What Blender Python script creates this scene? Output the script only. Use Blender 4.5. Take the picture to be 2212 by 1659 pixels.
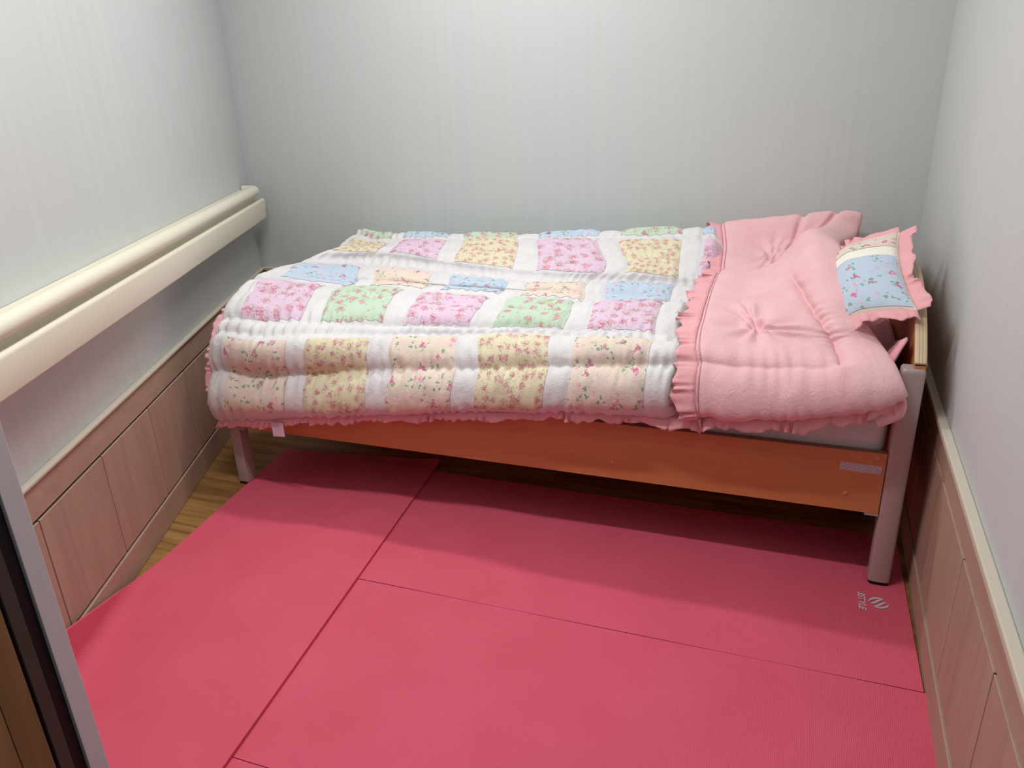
import bpy, bmesh, math, random
import numpy as np
from mathutils import Vector, Matrix

random.seed(7); rng = np.random.default_rng(11)
scene = bpy.context.scene
for o in list(bpy.data.objects): bpy.data.objects.remove(o)
COL = scene.collection

# ------------------------------------------------------------------ camera
CAM = Vector((1.7266, -1.8720, 1.2869)); PITCH, YAW, ROLL, FPX = 0.3851, -0.3585, -0.0404, 1659.0
cd = bpy.data.cameras.new('camera'); cam = bpy.data.objects.new('camera', cd); COL.objects.link(cam)
fwd = Vector((math.sin(YAW)*math.cos(PITCH), math.cos(YAW)*math.cos(PITCH), -math.sin(PITCH)))
rgt = Vector((math.cos(YAW), -math.sin(YAW), 0)); upv = rgt.cross(fwd)
r2 = math.cos(ROLL)*rgt + math.sin(ROLL)*upv; u2 = -math.sin(ROLL)*rgt + math.cos(ROLL)*upv
m = Matrix((r2, u2, -fwd)).transposed().to_4x4(); m.translation = CAM
cam.matrix_world = m
cd.sensor_fit = 'HORIZONTAL'; cd.sensor_width = 36.0; cd.lens = 36.0*FPX/2212.0; cd.clip_start = 0.02
scene.camera = cam

# ------------------------------------------------------------------ world, exposure
w = bpy.data.worlds.new('world'); scene.world = w; w.use_nodes = True
w.node_tree.nodes['Background'].inputs[0].default_value = (0.92, 0.95, 1.0, 1)
w.node_tree.nodes['Background'].inputs[1].default_value = 0.14
scene.view_settings.view_transform = 'Standard'; scene.view_settings.look = 'None'
scene.view_settings.gamma = 1.0; scene.view_settings.use_curve_mapping = False
scene.view_settings.exposure = 0.0
LAMP_POWER = 16.0
LAMP_COLOR = (0.965, 0.985, 0.985)

# ------------------------------------------------------------------ material helpers
def lin(r, g, b):
    f = lambda c: (c/255/12.92) if c/255 <= 0.04045 else ((c/255+0.055)/1.055)**2.4
    return (f(r), f(g), f(b), 1.0)

class NB:
    """tiny node builder"""
    def __init__(s, name, rough=0.8, spec=0.3, metal=0.0):
        s.m = bpy.data.materials.new(name); s.m.use_nodes = True
        s.t = s.m.node_tree; s.b = s.t.nodes['Principled BSDF']
        s.b.inputs['Roughness'].default_value = rough
        s.b.inputs['Specular IOR Level'].default_value = spec
        s.b.inputs['Metallic'].default_value = metal
    def n(s, typ, **kw):
        nd = s.t.nodes.new(typ)
        for k, v in kw.items(): setattr(nd, k, v)
        return nd
    def l(s, a, b): s.t.links.new(a, b)
    def set(s, nd, **kw):
        for k, v in kw.items(): nd.inputs[k.replace('_', ' ')].default_value = v
        return nd
    def math(s, op, a, b=None, clamp=False):
        nd = s.n('ShaderNodeMath', operation=op, use_clamp=clamp)
        for i, x in enumerate((a, b)):
            if x is None: continue
            if isinstance(x, (int, float)): nd.inputs[i].default_value = x
            else: s.l(x, nd.inputs[i])
        return nd.outputs[0]
    def mixc(s, fac, a, b, blend='MIX'):
        nd = s.n('ShaderNodeMix', data_type='RGBA', blend_type=blend)
        for i, x in ((0, fac), (6, a), (7, b)):
            if isinstance(x, (int, float)): nd.inputs[i].default_value = x
            elif isinstance(x, tuple): nd.inputs[i].default_value = x
            else: s.l(x, nd.inputs[i])
        return nd.outputs[2]
    def coord(s, kind='Object', scale=(1, 1, 1), loc=(0, 0, 0), rot=(0, 0, 0)):
        tc = s.n('ShaderNodeTexCoord'); mp = s.n('ShaderNodeMapping')
        mp.inputs['Scale'].default_value = scale; mp.inputs['Location'].default_value = loc
        mp.inputs['Rotation'].default_value = rot
        s.l(tc.outputs[kind], mp.inputs[0]); return mp.outputs[0]
    def noise(s, vec, scale, detail=3, rough=0.5, dist=0.0):
        nd = s.n('ShaderNodeTexNoise'); s.l(vec, nd.inputs['Vector'])
        nd.inputs['Scale'].default_value = scale; nd.inputs['Detail'].default_value = detail
        nd.inputs['Roughness'].default_value = rough; nd.inputs['Distortion'].default_value = dist
        return nd.outputs['Fac']
    def ramp(s, fac, stops):
        nd = s.n('ShaderNodeValToRGB'); cr = nd.color_ramp
        while len(cr.elements) < len(stops): cr.elements.new(0.5)
        for e, (p, c) in zip(cr.elements, stops): e.position = p; e.color = c
        s.l(fac, nd.inputs[0]); return nd.outputs[0]
    def mapr(s, v, a, b, c=0.0, d=1.0):
        nd = s.n('ShaderNodeMapRange'); s.l(v, nd.inputs[0])
        for i, x in enumerate((a, b, c, d)): nd.inputs[i+1].default_value = x
        return nd.outputs[0]
    def base(s, c):
        if isinstance(c, tuple): s.b.inputs['Base Color'].default_value = c
        else: s.l(c, s.b.inputs['Base Color'])
    def bump(s, h, dist, strength=1.0):
        nd = s.n('ShaderNodeBump'); nd.inputs['Distance'].default_value = dist
        nd.inputs['Strength'].default_value = strength
        s.l(h, nd.inputs['Height']); s.l(nd.outputs[0], s.b.inputs['Normal'])

def plain(name, c, rough=0.6, spec=0.3, metal=0.0):
    b = NB(name, rough, spec, metal); b.base(c); return b.m

def wallpaper():
    b = NB('wallpaper', 0.75, 0.2)
    v = b.coord('Object', (1, 1, 0.02))
    n1 = b.noise(v, 42, 4, 0.6); n2 = b.noise(v, 9, 2)
    c = b.mixc(b.mapr(n1, 0.3, 0.7), lin(197, 200, 198), lin(202, 205, 203))
    c = b.mixc(b.mapr(n2, 0.35, 0.65, 0, 0.5), c, lin(199, 202, 202))
    b.base(c)
    f = b.noise(b.coord('Object', (1, 1, 0.25)), 420, 2)
    b.bump(f, 0.0006, 0.5); return b.m

def wood(name, c1, c2, c3, rough=0.45, axis=0, scale=1.0, spec=0.35):
    b = NB(name, rough, spec)
    sc = [9*scale, 9*scale, 9*scale]; sc[axis] = 0.7*scale
    oi = b.n('ShaderNodeObjectInfo')
    mp = b.coord('Object', tuple(sc))
    ad = b.n('ShaderNodeVectorMath', operation='ADD'); b.l(mp, ad.inputs[0])
    cx = b.n('ShaderNodeCombineXYZ'); 
    for i in range(3): b.l(b.math('MULTIPLY', oi.outputs['Random'], 37.0+13*i), cx.inputs[i])
    b.l(cx.outputs[0], ad.inputs[1])
    n1 = b.noise(ad.outputs[0], 2.2, 5, 0.6, 0.6); n2 = b.noise(ad.outputs[0], 14, 3, 0.6)
    c = b.ramp(n1, [(0.3, c1), (0.5, c2), (0.72, c3)])
    c = b.mixc(b.mapr(n2, 0.45, 0.75, 0, 0.35), c, c1)
    b.base(c); b.bump(n2, 0.0004, 0.4); return b.m

def fabric(name, c1, c2, rough=0.9):
    b = NB(name, rough, 0.15)
    v = b.coord('Object'); n = b.noise(v, 14, 3)
    b.base(b.mixc(b.mapr(n, 0.35, 0.65), c1, c2))
    f = b.noise(v, 260, 3, 0.6); g = b.noise(v, 55, 4, 0.6, 1.0)
    b.bump(b.math('ADD', b.math('MULTIPLY', f, 0.3), g), 0.0036, 0.6)
    b.b.inputs['Sheen Weight'].default_value = 0.15
    return b.m

def floral(name, ground, petal, petal2, leaf, cell, rad, keep, leafrad, dense=False):
    """small printed flowers on a plain ground, laid out in fabric (UV) metres"""
    b = NB(name, 0.9, 0.15)
    uv = b.coord('UV', (1/cell, 1/cell, 1))
    nz = b.n('ShaderNodeTexNoise'); b.l(uv, nz.inputs['Vector']); nz.inputs['Scale'].default_value = 5.0
    nz.inputs['Detail'].default_value = 2.0
    sub = b.n('ShaderNodeVectorMath', operation='SUBTRACT'); b.l(nz.outputs['Color'], sub.inputs[0]); sub.inputs[1].default_value = (.5, .5, .5)
    scl = b.n('ShaderNodeVectorMath', operation='SCALE'); b.l(sub.outputs[0], scl.inputs[0]); scl.inputs['Scale'].default_value = 0.55
    ad = b.n('ShaderNodeVectorMath', operation='ADD'); b.l(uv, ad.inputs[0]); b.l(scl.outputs[0], ad.inputs[1])
    def vor(off, sc=1.0):
        o = b.n('ShaderNodeVectorMath', operation='ADD'); b.l(ad.outputs[0], o.inputs[0]); o.inputs[1].default_value = (off[0], off[1], 0)
        v = b.n('ShaderNodeTexVoronoi', voronoi_dimensions='2D', feature='F1'); b.l(o.outputs[0], v.inputs['Vector'])
        v.inputs['Scale'].default_value = sc; v.inputs['Randomness'].default_value = 0.75
        return v
    v0 = vor((0, 0)); sep = b.n('ShaderNodeSeparateColor'); b.l(v0.outputs['Color'], sep.inputs[0])
    kp = b.math('LESS_THAN', sep.outputs[0], keep)
    fm = b.math('MULTIPLY', b.mapr(v0.outputs['Distance'], rad*0.8, rad*1.15, 1, 0), kp)
    c = ground
    nb = b.noise(b.coord('Object'), 14, 3)
    c = b.mixc(b.mapr(nb, 0.35, 0.65, 0, 0.25), ground, tuple(min(1, x*1.12) for x in ground[:3])+(1,))
    vp = vor((0, 0), 5.0); sp = b.n('ShaderNodeSeparateColor'); b.l(vp.outputs['Color'], sp.inputs[0])
    if dense:        # sprigs of tiny leaves around a cluster of small petals
        ring = b.math('MULTIPLY', b.mapr(v0.outputs['Distance'], rad*0.7, rad*0.9), b.mapr(v0.outputs['Distance'], rad*1.55, rad*1.8, 1, 0))
        vl = vor((0.23, 0.41), 6.0); sl = b.n('ShaderNodeSeparateColor'); b.l(vl.outputs['Color'], sl.inputs[0])
        lm = b.math('MULTIPLY', b.math('MULTIPLY', ring, kp), b.math('MULTIPLY', b.mapr(vl.outputs['Distance'], 0.30, 0.45, 0.9, 0), b.math('LESS_THAN', sl.outputs[0], 0.55)))
        c = b.mixc(lm, c, leaf)
        fm = b.math('MULTIPLY', fm, b.mapr(vp.outputs['Distance'], 0.36, 0.60, 1, 0.25))
    else:            # single roses with a few leaves
        for off in ((rad*1.1, rad*0.6), (-rad*0.9, rad*0.8), (rad*0.2, -rad*1.2)):
            vv = vor(off); s2 = b.n('ShaderNodeSeparateColor'); b.l(vv.outputs['Color'], s2.inputs[0])
            k2 = b.math('LESS_THAN', s2.outputs[1], 0.75)
            lm = b.math('MULTIPLY', b.mapr(vv.outputs['Distance'], leafrad*0.75, leafrad*1.1, 0.85, 0), k2)
            c = b.mixc(lm, c, leaf)
    pc = b.mixc(b.mapr(sp.outputs[0], 0.35, 0.65), petal, petal2)
    c = b.mixc(b.math('MULTIPLY', fm, 0.88), c, pc)
    # tiny scattered buds
    vb = vor((0.37, 0.81), 2.2); sb = b.n('ShaderNodeSeparateColor'); b.l(vb.outputs['Color'], sb.inputs[0])
    bm_ = b.math('MULTIPLY', b.mapr(vb.outputs['Distance'], 0.16, 0.24, 0.75, 0), b.math('LESS_THAN', sb.outputs[0], 0.28))
    c = b.mixc(bm_, c, b.mixc(b.math('LESS_THAN', sb.outputs[1], 0.5), leaf, petal))
    b.base(c)
    v = b.coord('Object'); f = b.noise(v, 260, 3, 0.6); g = b.noise(v, 55, 4, 0.6, 1.0)
    b.bump(b.math('ADD', b.math('MULTIPLY', f, 0.3), g), 0.0036, 0.6)
    return b.m

def mat_foam():
    b = NB('red_foam', 0.75, 0.25)
    v = b.coord('Object')
    n = b.noise(v, 5, 3); c = b.mixc(b.mapr(n, 0.3, 0.7), lin(213, 86, 108), lin(218, 92, 114))
    b.base(c)
    wv = b.n('ShaderNodeTexWave', wave_type='BANDS', bands_direction='X', wave_profile='SIN'); b.l(v, wv.inputs['Vector'])
    wv.inputs['Scale'].default_value = 78.0; wv.inputs['Distortion'].default_value = 0.6; wv.inputs['Detail'].default_value = 1.0
    w2 = b.n('ShaderNodeTexWave', wave_type='BANDS', bands_direction='Y'); b.l(v, w2.inputs['Vector'])
    w2.inputs['Scale'].default_value = 60.0
    h = b.math('ADD', wv.outputs['Fac'], b.math('MULTIPLY', w2.outputs['Fac'], 0.4))
    b.bump(h, 0.0007, 0.6); return b.m

def printed(name, ground, ink, sx, sy, thr):
    """paper label with lines of tiny unreadable print"""
    b = NB(name, 0.5, 0.3)
    tc = b.coord('UV', (sx, sy, 1))
    br = b.n('ShaderNodeTexBrick'); b.l(tc, br.inputs['Vector']); br.inputs['Scale'].default_value = 1.0
    br.inputs['Mortar Size'].default_value = 0.22; br.inputs['Brick Width'].default_value = 1.6; br.inputs['Row Height'].default_value = 1.0
    n = b.noise(tc, 1.7, 2)
    k = b.math('MULTIPLY', b.math('SUBTRACT', 1.0, br.outputs['Fac']), b.math('GREATER_THAN', n, thr))
    b.base(b.mixc(b.math('MULTIPLY', k, 0.75), ground, ink)); return b.m

M = {}
M['paper'] = wallpaper()
M['panel'] = wood('panel_wood_film', lin(166, 138, 120), lin(176, 148, 129), lin(185, 157, 138), 0.5, 2, 0.8)
M['rail_h'] = wood('rail_wood_film', lin(168, 140, 121), lin(177, 149, 130), lin(184, 156, 137), 0.5, 1, 0.8)
M['cap'] = plain('cap_cream', lin(205, 196, 178), 0.45)
M['groove'] = plain('groove_dark', lin(60, 52, 48), 0.8)
M['ceil'] = plain('ceiling_white', lin(232, 232, 228), 0.9)
M['cream'] = plain('cream_vinyl', lin(226, 219, 200), 0.45, 0.4)
M['floor'] = wood('floor_laminate', lin(112, 78, 44), lin(152, 112, 64), lin(178, 138, 84), 0.4, 0, 1.3)
M['orange'] = wood('cherry_board', lin(192, 122, 78), lin(200, 130, 84), lin(208, 138, 90), 0.45, 0, 0.9)
M['edge'] = plain('cream_edge_band', lin(205, 182, 148), 0.45)
M['post'] = plain('silver_lacquer', lin(176, 160, 156), 0.42, 0.45, 0.15)
M['black'] = plain('black_plastic', lin(22, 20, 22), 0.6)
M['screw'] = plain('screw_copper', lin(206, 150, 130), 0.35, 0.5, 0.4)
M['metal'] = plain('zinc', lin(190, 182, 172), 0.4, 0.5, 0.5)
M['label'] = printed('sticker_print', lin(216, 200, 208), lin(92, 80, 112), 22, 6, 0.40)
M['tag'] = printed('tag_print', lin(232, 206, 222), lin(150, 120, 160), 7, 9, 0.5)
M['mattress'] = fabric('mattress_ticking', lin(220, 214, 216), lin(226, 220, 220))
M['white'] = fabric('quilt_white', lin(219, 215, 216), lin(224, 221, 221))
M['pink'] = fabric('quilt_pink', lin(234, 184, 188), lin(237, 190, 193))
M['ruffle'] = fabric('ruffle_pink', lin(233, 168, 173), lin(236, 174, 178))
M['padpink'] = fabric('pad_pink', lin(228, 160, 170), lin(232, 166, 176))
PK, PK2 = lin(216, 140, 166), lin(196, 104, 132)
RS, RS2 = lin(236, 150, 184), lin(206, 90, 140)
LF, LF2 = lin(166, 172, 128), lin(104, 160, 122)
M['f_pink'] = floral('print_pink', lin(222, 194, 214), PK, PK2, LF, 0.037, 0.30, 0.78, 0.13, True)
M['f_green'] = floral('print_green', lin(193, 212, 189), PK, PK2, LF, 0.037, 0.26, 0.75, 0.12, True)
M['f_yellow'] = floral('print_yellow', lin(222, 212, 182), PK, PK2, LF, 0.027, 0.27, 0.85, 0.13, True)
M['f_beige'] = floral('print_beige', lin(226, 209, 195), RS, RS2, LF2, 0.048, 0.16, 0.55, 0.085)
M['f_blue'] = floral('print_blue', lin(190, 204, 219), RS, RS2, LF2, 0.048, 0.15, 0.50, 0.08)
M['ivory'] = fabric('ivory_cloth', lin(240, 236, 222), lin(244, 240, 228))
M['foam'] = mat_foam()
M['print'] = plain('grey_print', lin(205, 192, 196), 0.6)
M['alu'] = plain('aluminium_grey', lin(222, 219, 221), 0.55, 0.4, 0.0)
M['dark'] = plain('bronze_dark', lin(74, 68, 62), 0.5)
M['doorwood'] = wood('door_wood', lin(120, 92, 56), lin(146, 114, 72), lin(160, 128, 84), 0.5, 2, 0.8)
_d = NB('lamp_diffuser', 0.6); _d.base(lin(250, 248, 240)); _d.b.inputs['Emission Color'].default_value = (1, .98, .94, 1)
_d.b.inputs['Emission Strength'].default_value = 4.0; M['diff'] = _d.m

# ------------------------------------------------------------------ object helpers
def tag(o, label=None, cat=None, group=None, kind=None):
    for k, v in (('label', label), ('category', cat), ('group', group), ('kind', kind)):
        if v: o[k] = v
    return o

def mesh_obj(name, verts, faces, mat, parent=None, smooth=False, uv=None):
    me = bpy.data.meshes.new(name)
    me.from_pydata([tuple(map(float, v)) for v in verts], [], [tuple(int(i) for i in f) for f in faces])
    if uv is not None:
        ul = me.uv_layers.new(name='UVMap')
        idx = np.zeros(len(me.loops), dtype=np.int32); me.loops.foreach_get('vertex_index', idx)
        ul.data.foreach_set('uv', np.asarray(uv, dtype=np.float32)[idx].ravel())
    if smooth: me.polygons.foreach_set('use_smooth', [True]*len(me.polygons))
    me.materials.append(M[mat] if isinstance(mat, str) else mat)
    me.update()
    o = bpy.data.objects.new(name, me); COL.objects.link(o)
    if parent: o.parent = parent
    return o

def bm_obj(name, bm, mat, parent=None, smooth=False):
    me = bpy.data.meshes.new(name); bmesh.ops.recalc_face_normals(bm, faces=bm.faces[:])
    bm.to_mesh(me); bm.free()
    if smooth: me.polygons.foreach_set('use_smooth', [True]*len(me.polygons))
    me.materials.append(M[mat] if isinstance(mat, str) else mat)
    o = bpy.data.objects.new(name, me); COL.objects.link(o)
    if parent: o.parent = parent
    return o

def hexa(pts, bevel=0.0, seg=2):
    """closed block from 8 corner points: bottom 4 ccw, top 4 ccw"""
    bm = bmesh.new(); vs = [bm.verts.new(p) for p in pts]
    for f in ((3, 2, 1, 0), (4, 5, 6, 7), (0, 1, 5, 4), (1, 2, 6, 5), (2, 3, 7, 6), (3, 0, 4, 7)): bm.faces.new([vs[i] for i in f])
    if bevel: bmesh.ops.bevel(bm, geom=bm.edges[:], offset=bevel, segments=seg, profile=0.5, affect='EDGES')
    return bm

def box(name, x0, x1, y0, y1, z0, z1, mat, parent=None, bevel=0.0, seg=2):
    return bm_obj(name, hexa([(x0, y0, z0), (x1, y0, z0), (x1, y1, z0), (x0, y1, z0), (x0, y0, z1), (x1, y0, z1), (x1, y1, z1), (x0, y1, z1)], bevel, seg), mat, parent)

def empty(name, loc):
    o = bpy.data.objects.new(name, None); COL.objects.link(o); o.location = loc; o.empty_display_size = 0.1
    return o

def adopt(parent, *kids):
    """parent world-space meshes to an Empty that sits at the thing's base"""
    for k in kids:
        k.parent = parent; k.matrix_parent_inverse = Matrix.Translation(parent.location).inverted()

def grid_faces(nu, nv, flip=False):
    i = np.arange(nu-1)[:, None]*nv + np.arange(nv-1)[None, :]
    f = np.stack([i, i+nv, i+nv+1, i+1], -1).reshape(-1, 4)
    return f[:, ::-1] if flip else f

def grid_normals(P):
    du = np.gradient(P, axis=0); dv = np.gradient(P, axis=1)
    n = np.cross(du, dv); n /= (np.linalg.norm(n, axis=-1, keepdims=True)+1e-12)
    return n

def sheet(name, top, bot, mat, parent=None, uv=None, smooth=True):
    """closed thick sheet from matching top and bottom point grids"""
    nu, nv = top.shape[:2]; n = nu*nv
    V = np.concatenate([top.reshape(-1, 3), bot.reshape(-1, 3)])
    F = [tuple(f) for f in grid_faces(nu, nv)] + [tuple(f+n) for f in grid_faces(nu, nv, True)]
    ring = [i*nv for i in range(nu)] + [(nu-1)*nv+j for j in range(1, nv)] + [i*nv+nv-1 for i in range(nu-2, -1, -1)] + [j for j in range(nv-2, 0, -1)]
    for a, b in zip(ring, ring[1:]+ring[:1]): F.append((b, a, a+n, b+n))
    return mesh_obj(name, V, F, mat, parent, smooth, None if uv is None else np.concatenate([uv, uv]))

# ------------------------------------------------------------------ the room
LWX, LWT = -0.1603, math.tan(-0.3917)         # panel face of the slanted wall: x = LWX + LWT*y
RWX, RWT = 2.1029, math.tan(0.0204)
YB, YF, CEIL = 1.079, -1.36, 2.42
CAPZ, PT, PB = 0.482, 0.391, 0.088

class Wall:
    """frame of a wall: a = distance along the wall, o = distance out of the panel face, z = height"""
    def __init__(s, p0, p1, flip=False):
        s.p0 = Vector((p0[0], p0[1], 0)); d = Vector((p1[0]-p0[0], p1[1]-p0[1], 0)); s.len = d.length; s.d = d.normalized()
        s.n = Vector((s.d.y, -s.d.x, 0)) if not flip else Vector((-s.d.y, s.d.x, 0))
    def pt(s, a, o, z): v = s.p0 + s.d*a + s.n*o; return (v.x, v.y, z)
    def blk(s, name, a0, a1, o0, o1, z0, z1, mat, parent=None, bevel=0.0, seg=2):
        q = [s.pt(a0, o0, z0), s.pt(a1, o0, z0), s.pt(a1, o1, z0), s.pt(a0, o1, z0), s.pt(a0, o0, z1), s.pt(a1, o0, z1), s.pt(a1, o1, z1), s.pt(a0, o1, z1)]
        return bm_obj(name, hexa(q, bevel, seg), mat, parent)

lw = lambda y: (LWX+LWT*y, y)
rw = lambda y: (RWX+RWT*y, y)
WL = Wall(lw(YF), lw(YB))                       # runs away from the camera, room is on its +n side
WR = Wall(rw(YF), rw(YB), True)
WB = Wall(lw(YB), rw(YB))
assert WL.n.x > 0 and WR.n.x < 0 and WB.n.y < 0

def build_wall(W, name, joints, cap_o, ext0=0.0, ext1=0.0, cap_h=0.016):
    base = W.blk(name, -ext0, W.len+ext1, -0.14, -0.0138, 0, CEIL, 'paper'); tag(base, kind='structure')
    g = W.blk('backing_strip', 0.0, W.len, -0.0135, -0.0075, 0.002, CAPZ-0.012, 'groove', base)
    W.blk('cap_moulding', 0.0, W.len, -0.0135, cap_o, CAPZ-cap_h, CAPZ, 'cap', base, 0.003)
    W.blk('top_rail', 0.0, W.len, -0.007, -0.0015, PT+0.0035, CAPZ-cap_h-0.001, 'rail_h', base, 0.001, 1)
    W.blk('base_rail', 0.0, W.len, -0.007, 0.0035, 0.001, PB-0.0035, 'rail_h', base, 0.0015, 1)
    js = [0.0]+[j for j in joints if 0.02 < j < W.len-0.02]+[W.len]
    for a, b in zip(js, js[1:]):
        W.blk('panel', a+0.0022, b-0.0022, -0.007, 0.0, PB+0.003, PT-0.003, 'panel', base, 0.001, 1)
    return base
jl = (lw(-0.838)[1]-YF)/WL.d.y
wall_left = build_wall(WL, 'wall_left', [jl+0.3165*k for k in range(-3, 8)], 0.006, 0.2, 0.2, 0.010)
jr = (-0.74-YF)/WR.d.y
wall_right = build_wall(WR, 'wall_right', [jr+0.319*k for k in range(-3, 8)], 0.008, 0.1, 0.2)
wall_back = build_wall(WB, 'wall_back', [0.25+0.319*k for k in range(0, 9)], 0.006, 0.15, 0.15)
tag(wall_left, 'slanted left wall, pale striped wallpaper above wood-look wainscot panels')
tag(wall_right, 'right wall with pale wallpaper above pinkish wood-look panels')
tag(wall_back, 'back wall behind the bed with pale vertical-streaked wallpaper')

# floor: slab + laminate planks
floor = bm_obj('floor', hexa([(-0.9, -2.7, -0.06), (2.4, -2.7, -0.06), (2.4, 1.25, -0.06), (-0.9, 1.25, -0.06), (-0.9, -2.7, -0.010), (2.4, -2.7, -0.010), (2.4, 1.25, -0.010), (-0.9, 1.25, -0.010)]), 'groove')
tag(floor, 'brown laminate plank floor showing beside the red mats', kind='structure')
PW = 0.0985; y = YF; r = 0
while y < YB-0.001:
    y1 = min(y+PW, YB); xs = [None]; x = 0.15 + (0.37*r) % 0.9
    while x < 2.0: xs.append(x); x += 0.9
    xs.append('R')
    for a, b in zip(xs, xs[1:]):
        A0, A1 = (lw(y)[0], lw(y1)[0]) if a is None else (a, a)
        B0, B1 = (rw(y)[0], rw(y1)[0]) if b == 'R' else (b, b)
        g = 0.0004
        bm_obj('plank', hexa([(A0+g, y+g, -0.0095), (B0-g, y+g, -0.0095), (B1-g, y1-g, -0.0095), (A1+g, y1-g, -0.0095), (A0+g, y+g, 0), (B0-g, y+g, 0), (B1-g, y1-g, 0), (A1+g, y1-g, 0)]), 'floor', floor)
    y = y1; r += 1
ceiling = box('ceiling', -0.9, 2.4, YF-0.1, YB+0.14, CEIL, CEIL+0.08, 'ceil'); tag(ceiling, 'plain white ceiling above the small room', kind='structure')

# front wall with the doorway the photograph is taken through
JX0, JX1 = 0.800, rw(YF)[0]-0.001
xl = lw(YF)[0]
wf = bmesh.new()
def addbox(bm, x0, x1, y0, y1, z0, z1):
    t = hexa([(x0, y0, z0), (x1, y0, z0), (x1, y1, z0), (x0, y1, z0), (x0, y0, z1), (x1, y0, z1), (x1, y1, z1), (x0, y1, z1)])
    me = bpy.data.meshes.new('t'); t.to_mesh(me); t.free(); bm.from_mesh(me); bpy.data.meshes.remove(me)
addbox(wf, xl-0.10, JX0-0.36, YF-0.10, YF, 0, CEIL); addbox(wf, JX0-0.36, JX0, YF+0.001, -1.30, 0, CEIL); addbox(wf, JX0-0.36, JX1, YF-0.10, YF, 2.08, CEIL)
wall_front = bm_obj('wall_front', wf, 'paper'); tag(wall_front, 'front wall around the open doorway', kind='structure')
door = empty('door_1', (JX0, YF, 0)); tag(door, 'grey aluminium door frame with dark gasket and wood-look leaf at left foreground', kind='structure')
XJ = 0.858
adopt(door,
  box('jamb', 0.800, XJ, -1.325, -1.298, 0.0, 2.08, 'alu', None, 0.001),
  box('gasket', 0.800, XJ-0.006, -1.344, -1.325, 0.0, 2.08, 'black'),
  box('seal_strip', 0.800, XJ-0.001, -1.362, -1.344, 0.0, 2.08, 'dark', None, 0.001),
  box('shadow_gap', 0.800, XJ-0.006, -1.367, -1.362, 0.0, 2.08, 'black'),
  box('door_leaf', 0.44, XJ-0.001, -1.405, -1.367, 0.006, 2.07, 'doorwood', None, 0.001),
  box('casing', 0.800, XJ-0.0015, -1.46, -1.4055, 0.0, 2.08, 'doorwood', None, 0.001),
  box('head', XJ+0.001, JX1, YF-0.10, YF, 2.04, 2.08, 'alu', None, 0.002))

# lamps
def lamp(yc, label, xc, ln, k):
    e = empty('ceiling_lamp', (xc, yc, CEIL)); tag(e, label, 'lamp')
    adopt(e, box('housing', xc-ln/2-0.02, xc+ln/2+0.02, yc-0.05, yc+0.05, CEIL-0.035, CEIL-0.0005, 'ceil', None, 0.004),
             box('diffuser', xc-ln/2, xc+ln/2, yc-0.035, yc+0.035, CEIL-0.050, CEIL-0.034, 'diff', None, 0.006))
    ld = bpy.data.lights.new('tube_light', 'AREA'); ld.shape = 'RECTANGLE'; ld.size = ln; ld.size_y = 0.07
    ld.energy = LAMP_POWER*k; ld.color = LAMP_COLOR
    lo = bpy.data.objects.new('tube_light', ld); COL.objects.link(lo); lo.location = (xc, yc, CEIL-0.052); adopt(e, lo)
lamp(0.38, 'white linear ceiling lamp above the bed', 0.72, 0.9, 0.97)
lamp(-0.80, 'white linear ceiling lamp above the red mats', 0.90, 0.9, 1.30)

# ------------------------------------------------------------------ handrail on the slanted wall
def extrude_profile(W, name, prof, a0, a1, mat, parent=None, smooth=True):
    n = len(prof); V = [W.pt(a, o, z) for a in (a0, a1) for o, z in prof]
    F = [(i, (i+1) % n, n+(i+1) % n, n+i) for i in range(n)] + [tuple(range(n))[::-1], tuple(range(n, 2*n))]
    ob = mesh_obj(name, V, F, mat, parent, False)
    bm = bmesh.new(); bm.from_mesh(ob.data); bmesh.ops.recalc_face_normals(bm, faces=bm.faces[:]); bm.to_mesh(ob.data); bm.free()
    if smooth:
        ob.data.polygons.foreach_set('use_smooth', [len(p.vertices) == 4 for p in ob.data.polygons])
        try: ob.data.set_sharp_from_angle(angle=math.radians(40))
        except Exception: pass
    return ob
def arc(cx, cz, r, a0, a1, n=7, rz=None):
    return [(cx+r*math.cos(math.radians(a0+(a1-a0)*i/n)), cz+(rz or r)*math.sin(math.radians(a0+(a1-a0)*i/n))) for i in range(n+1)]
hr = empty('handrail', WL.pt(1.3, 0, 0.72)); tag(hr, 'cream wall handrail with round grip above a flat bumper board', 'handrail')
aE = (1.005-YF)/WL.d.y; aG = (0.955-YF)/WL.d.y
grip = [(-0.012, 0.835)] + [(0.040, 0.826)] + arc(0.050, 0.848, 0.023, -100, 130, 14) + [(0.020, 0.856), (-0.012, 0.856)]
adopt(hr,
  extrude_profile(WL, 'grip', grip, 0.02, aG, 'cream'),
  extrude_profile(WL, 'bumper_board', [(-0.012, 0.721), (0.060, 0.721)] + arc(0.066, 0.727, 0.006, -90, 0, 3) + arc(0.066, 0.800, 0.010, 0, 180, 8) + [(0.054, 0.790), (0.030, 0.786), (-0.012, 0.786)], 0.02, aE, 'cream'),
  extrude_profile(WL, 'channel', [(-0.012, 0.785), (0.058, 0.785), (0.052, 0.795), (0.047, 0.808), (0.045, 0.820), (0.045, 0.834), (-0.012, 0.834)], 0.02, aE-0.02, 'cream'))
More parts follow.
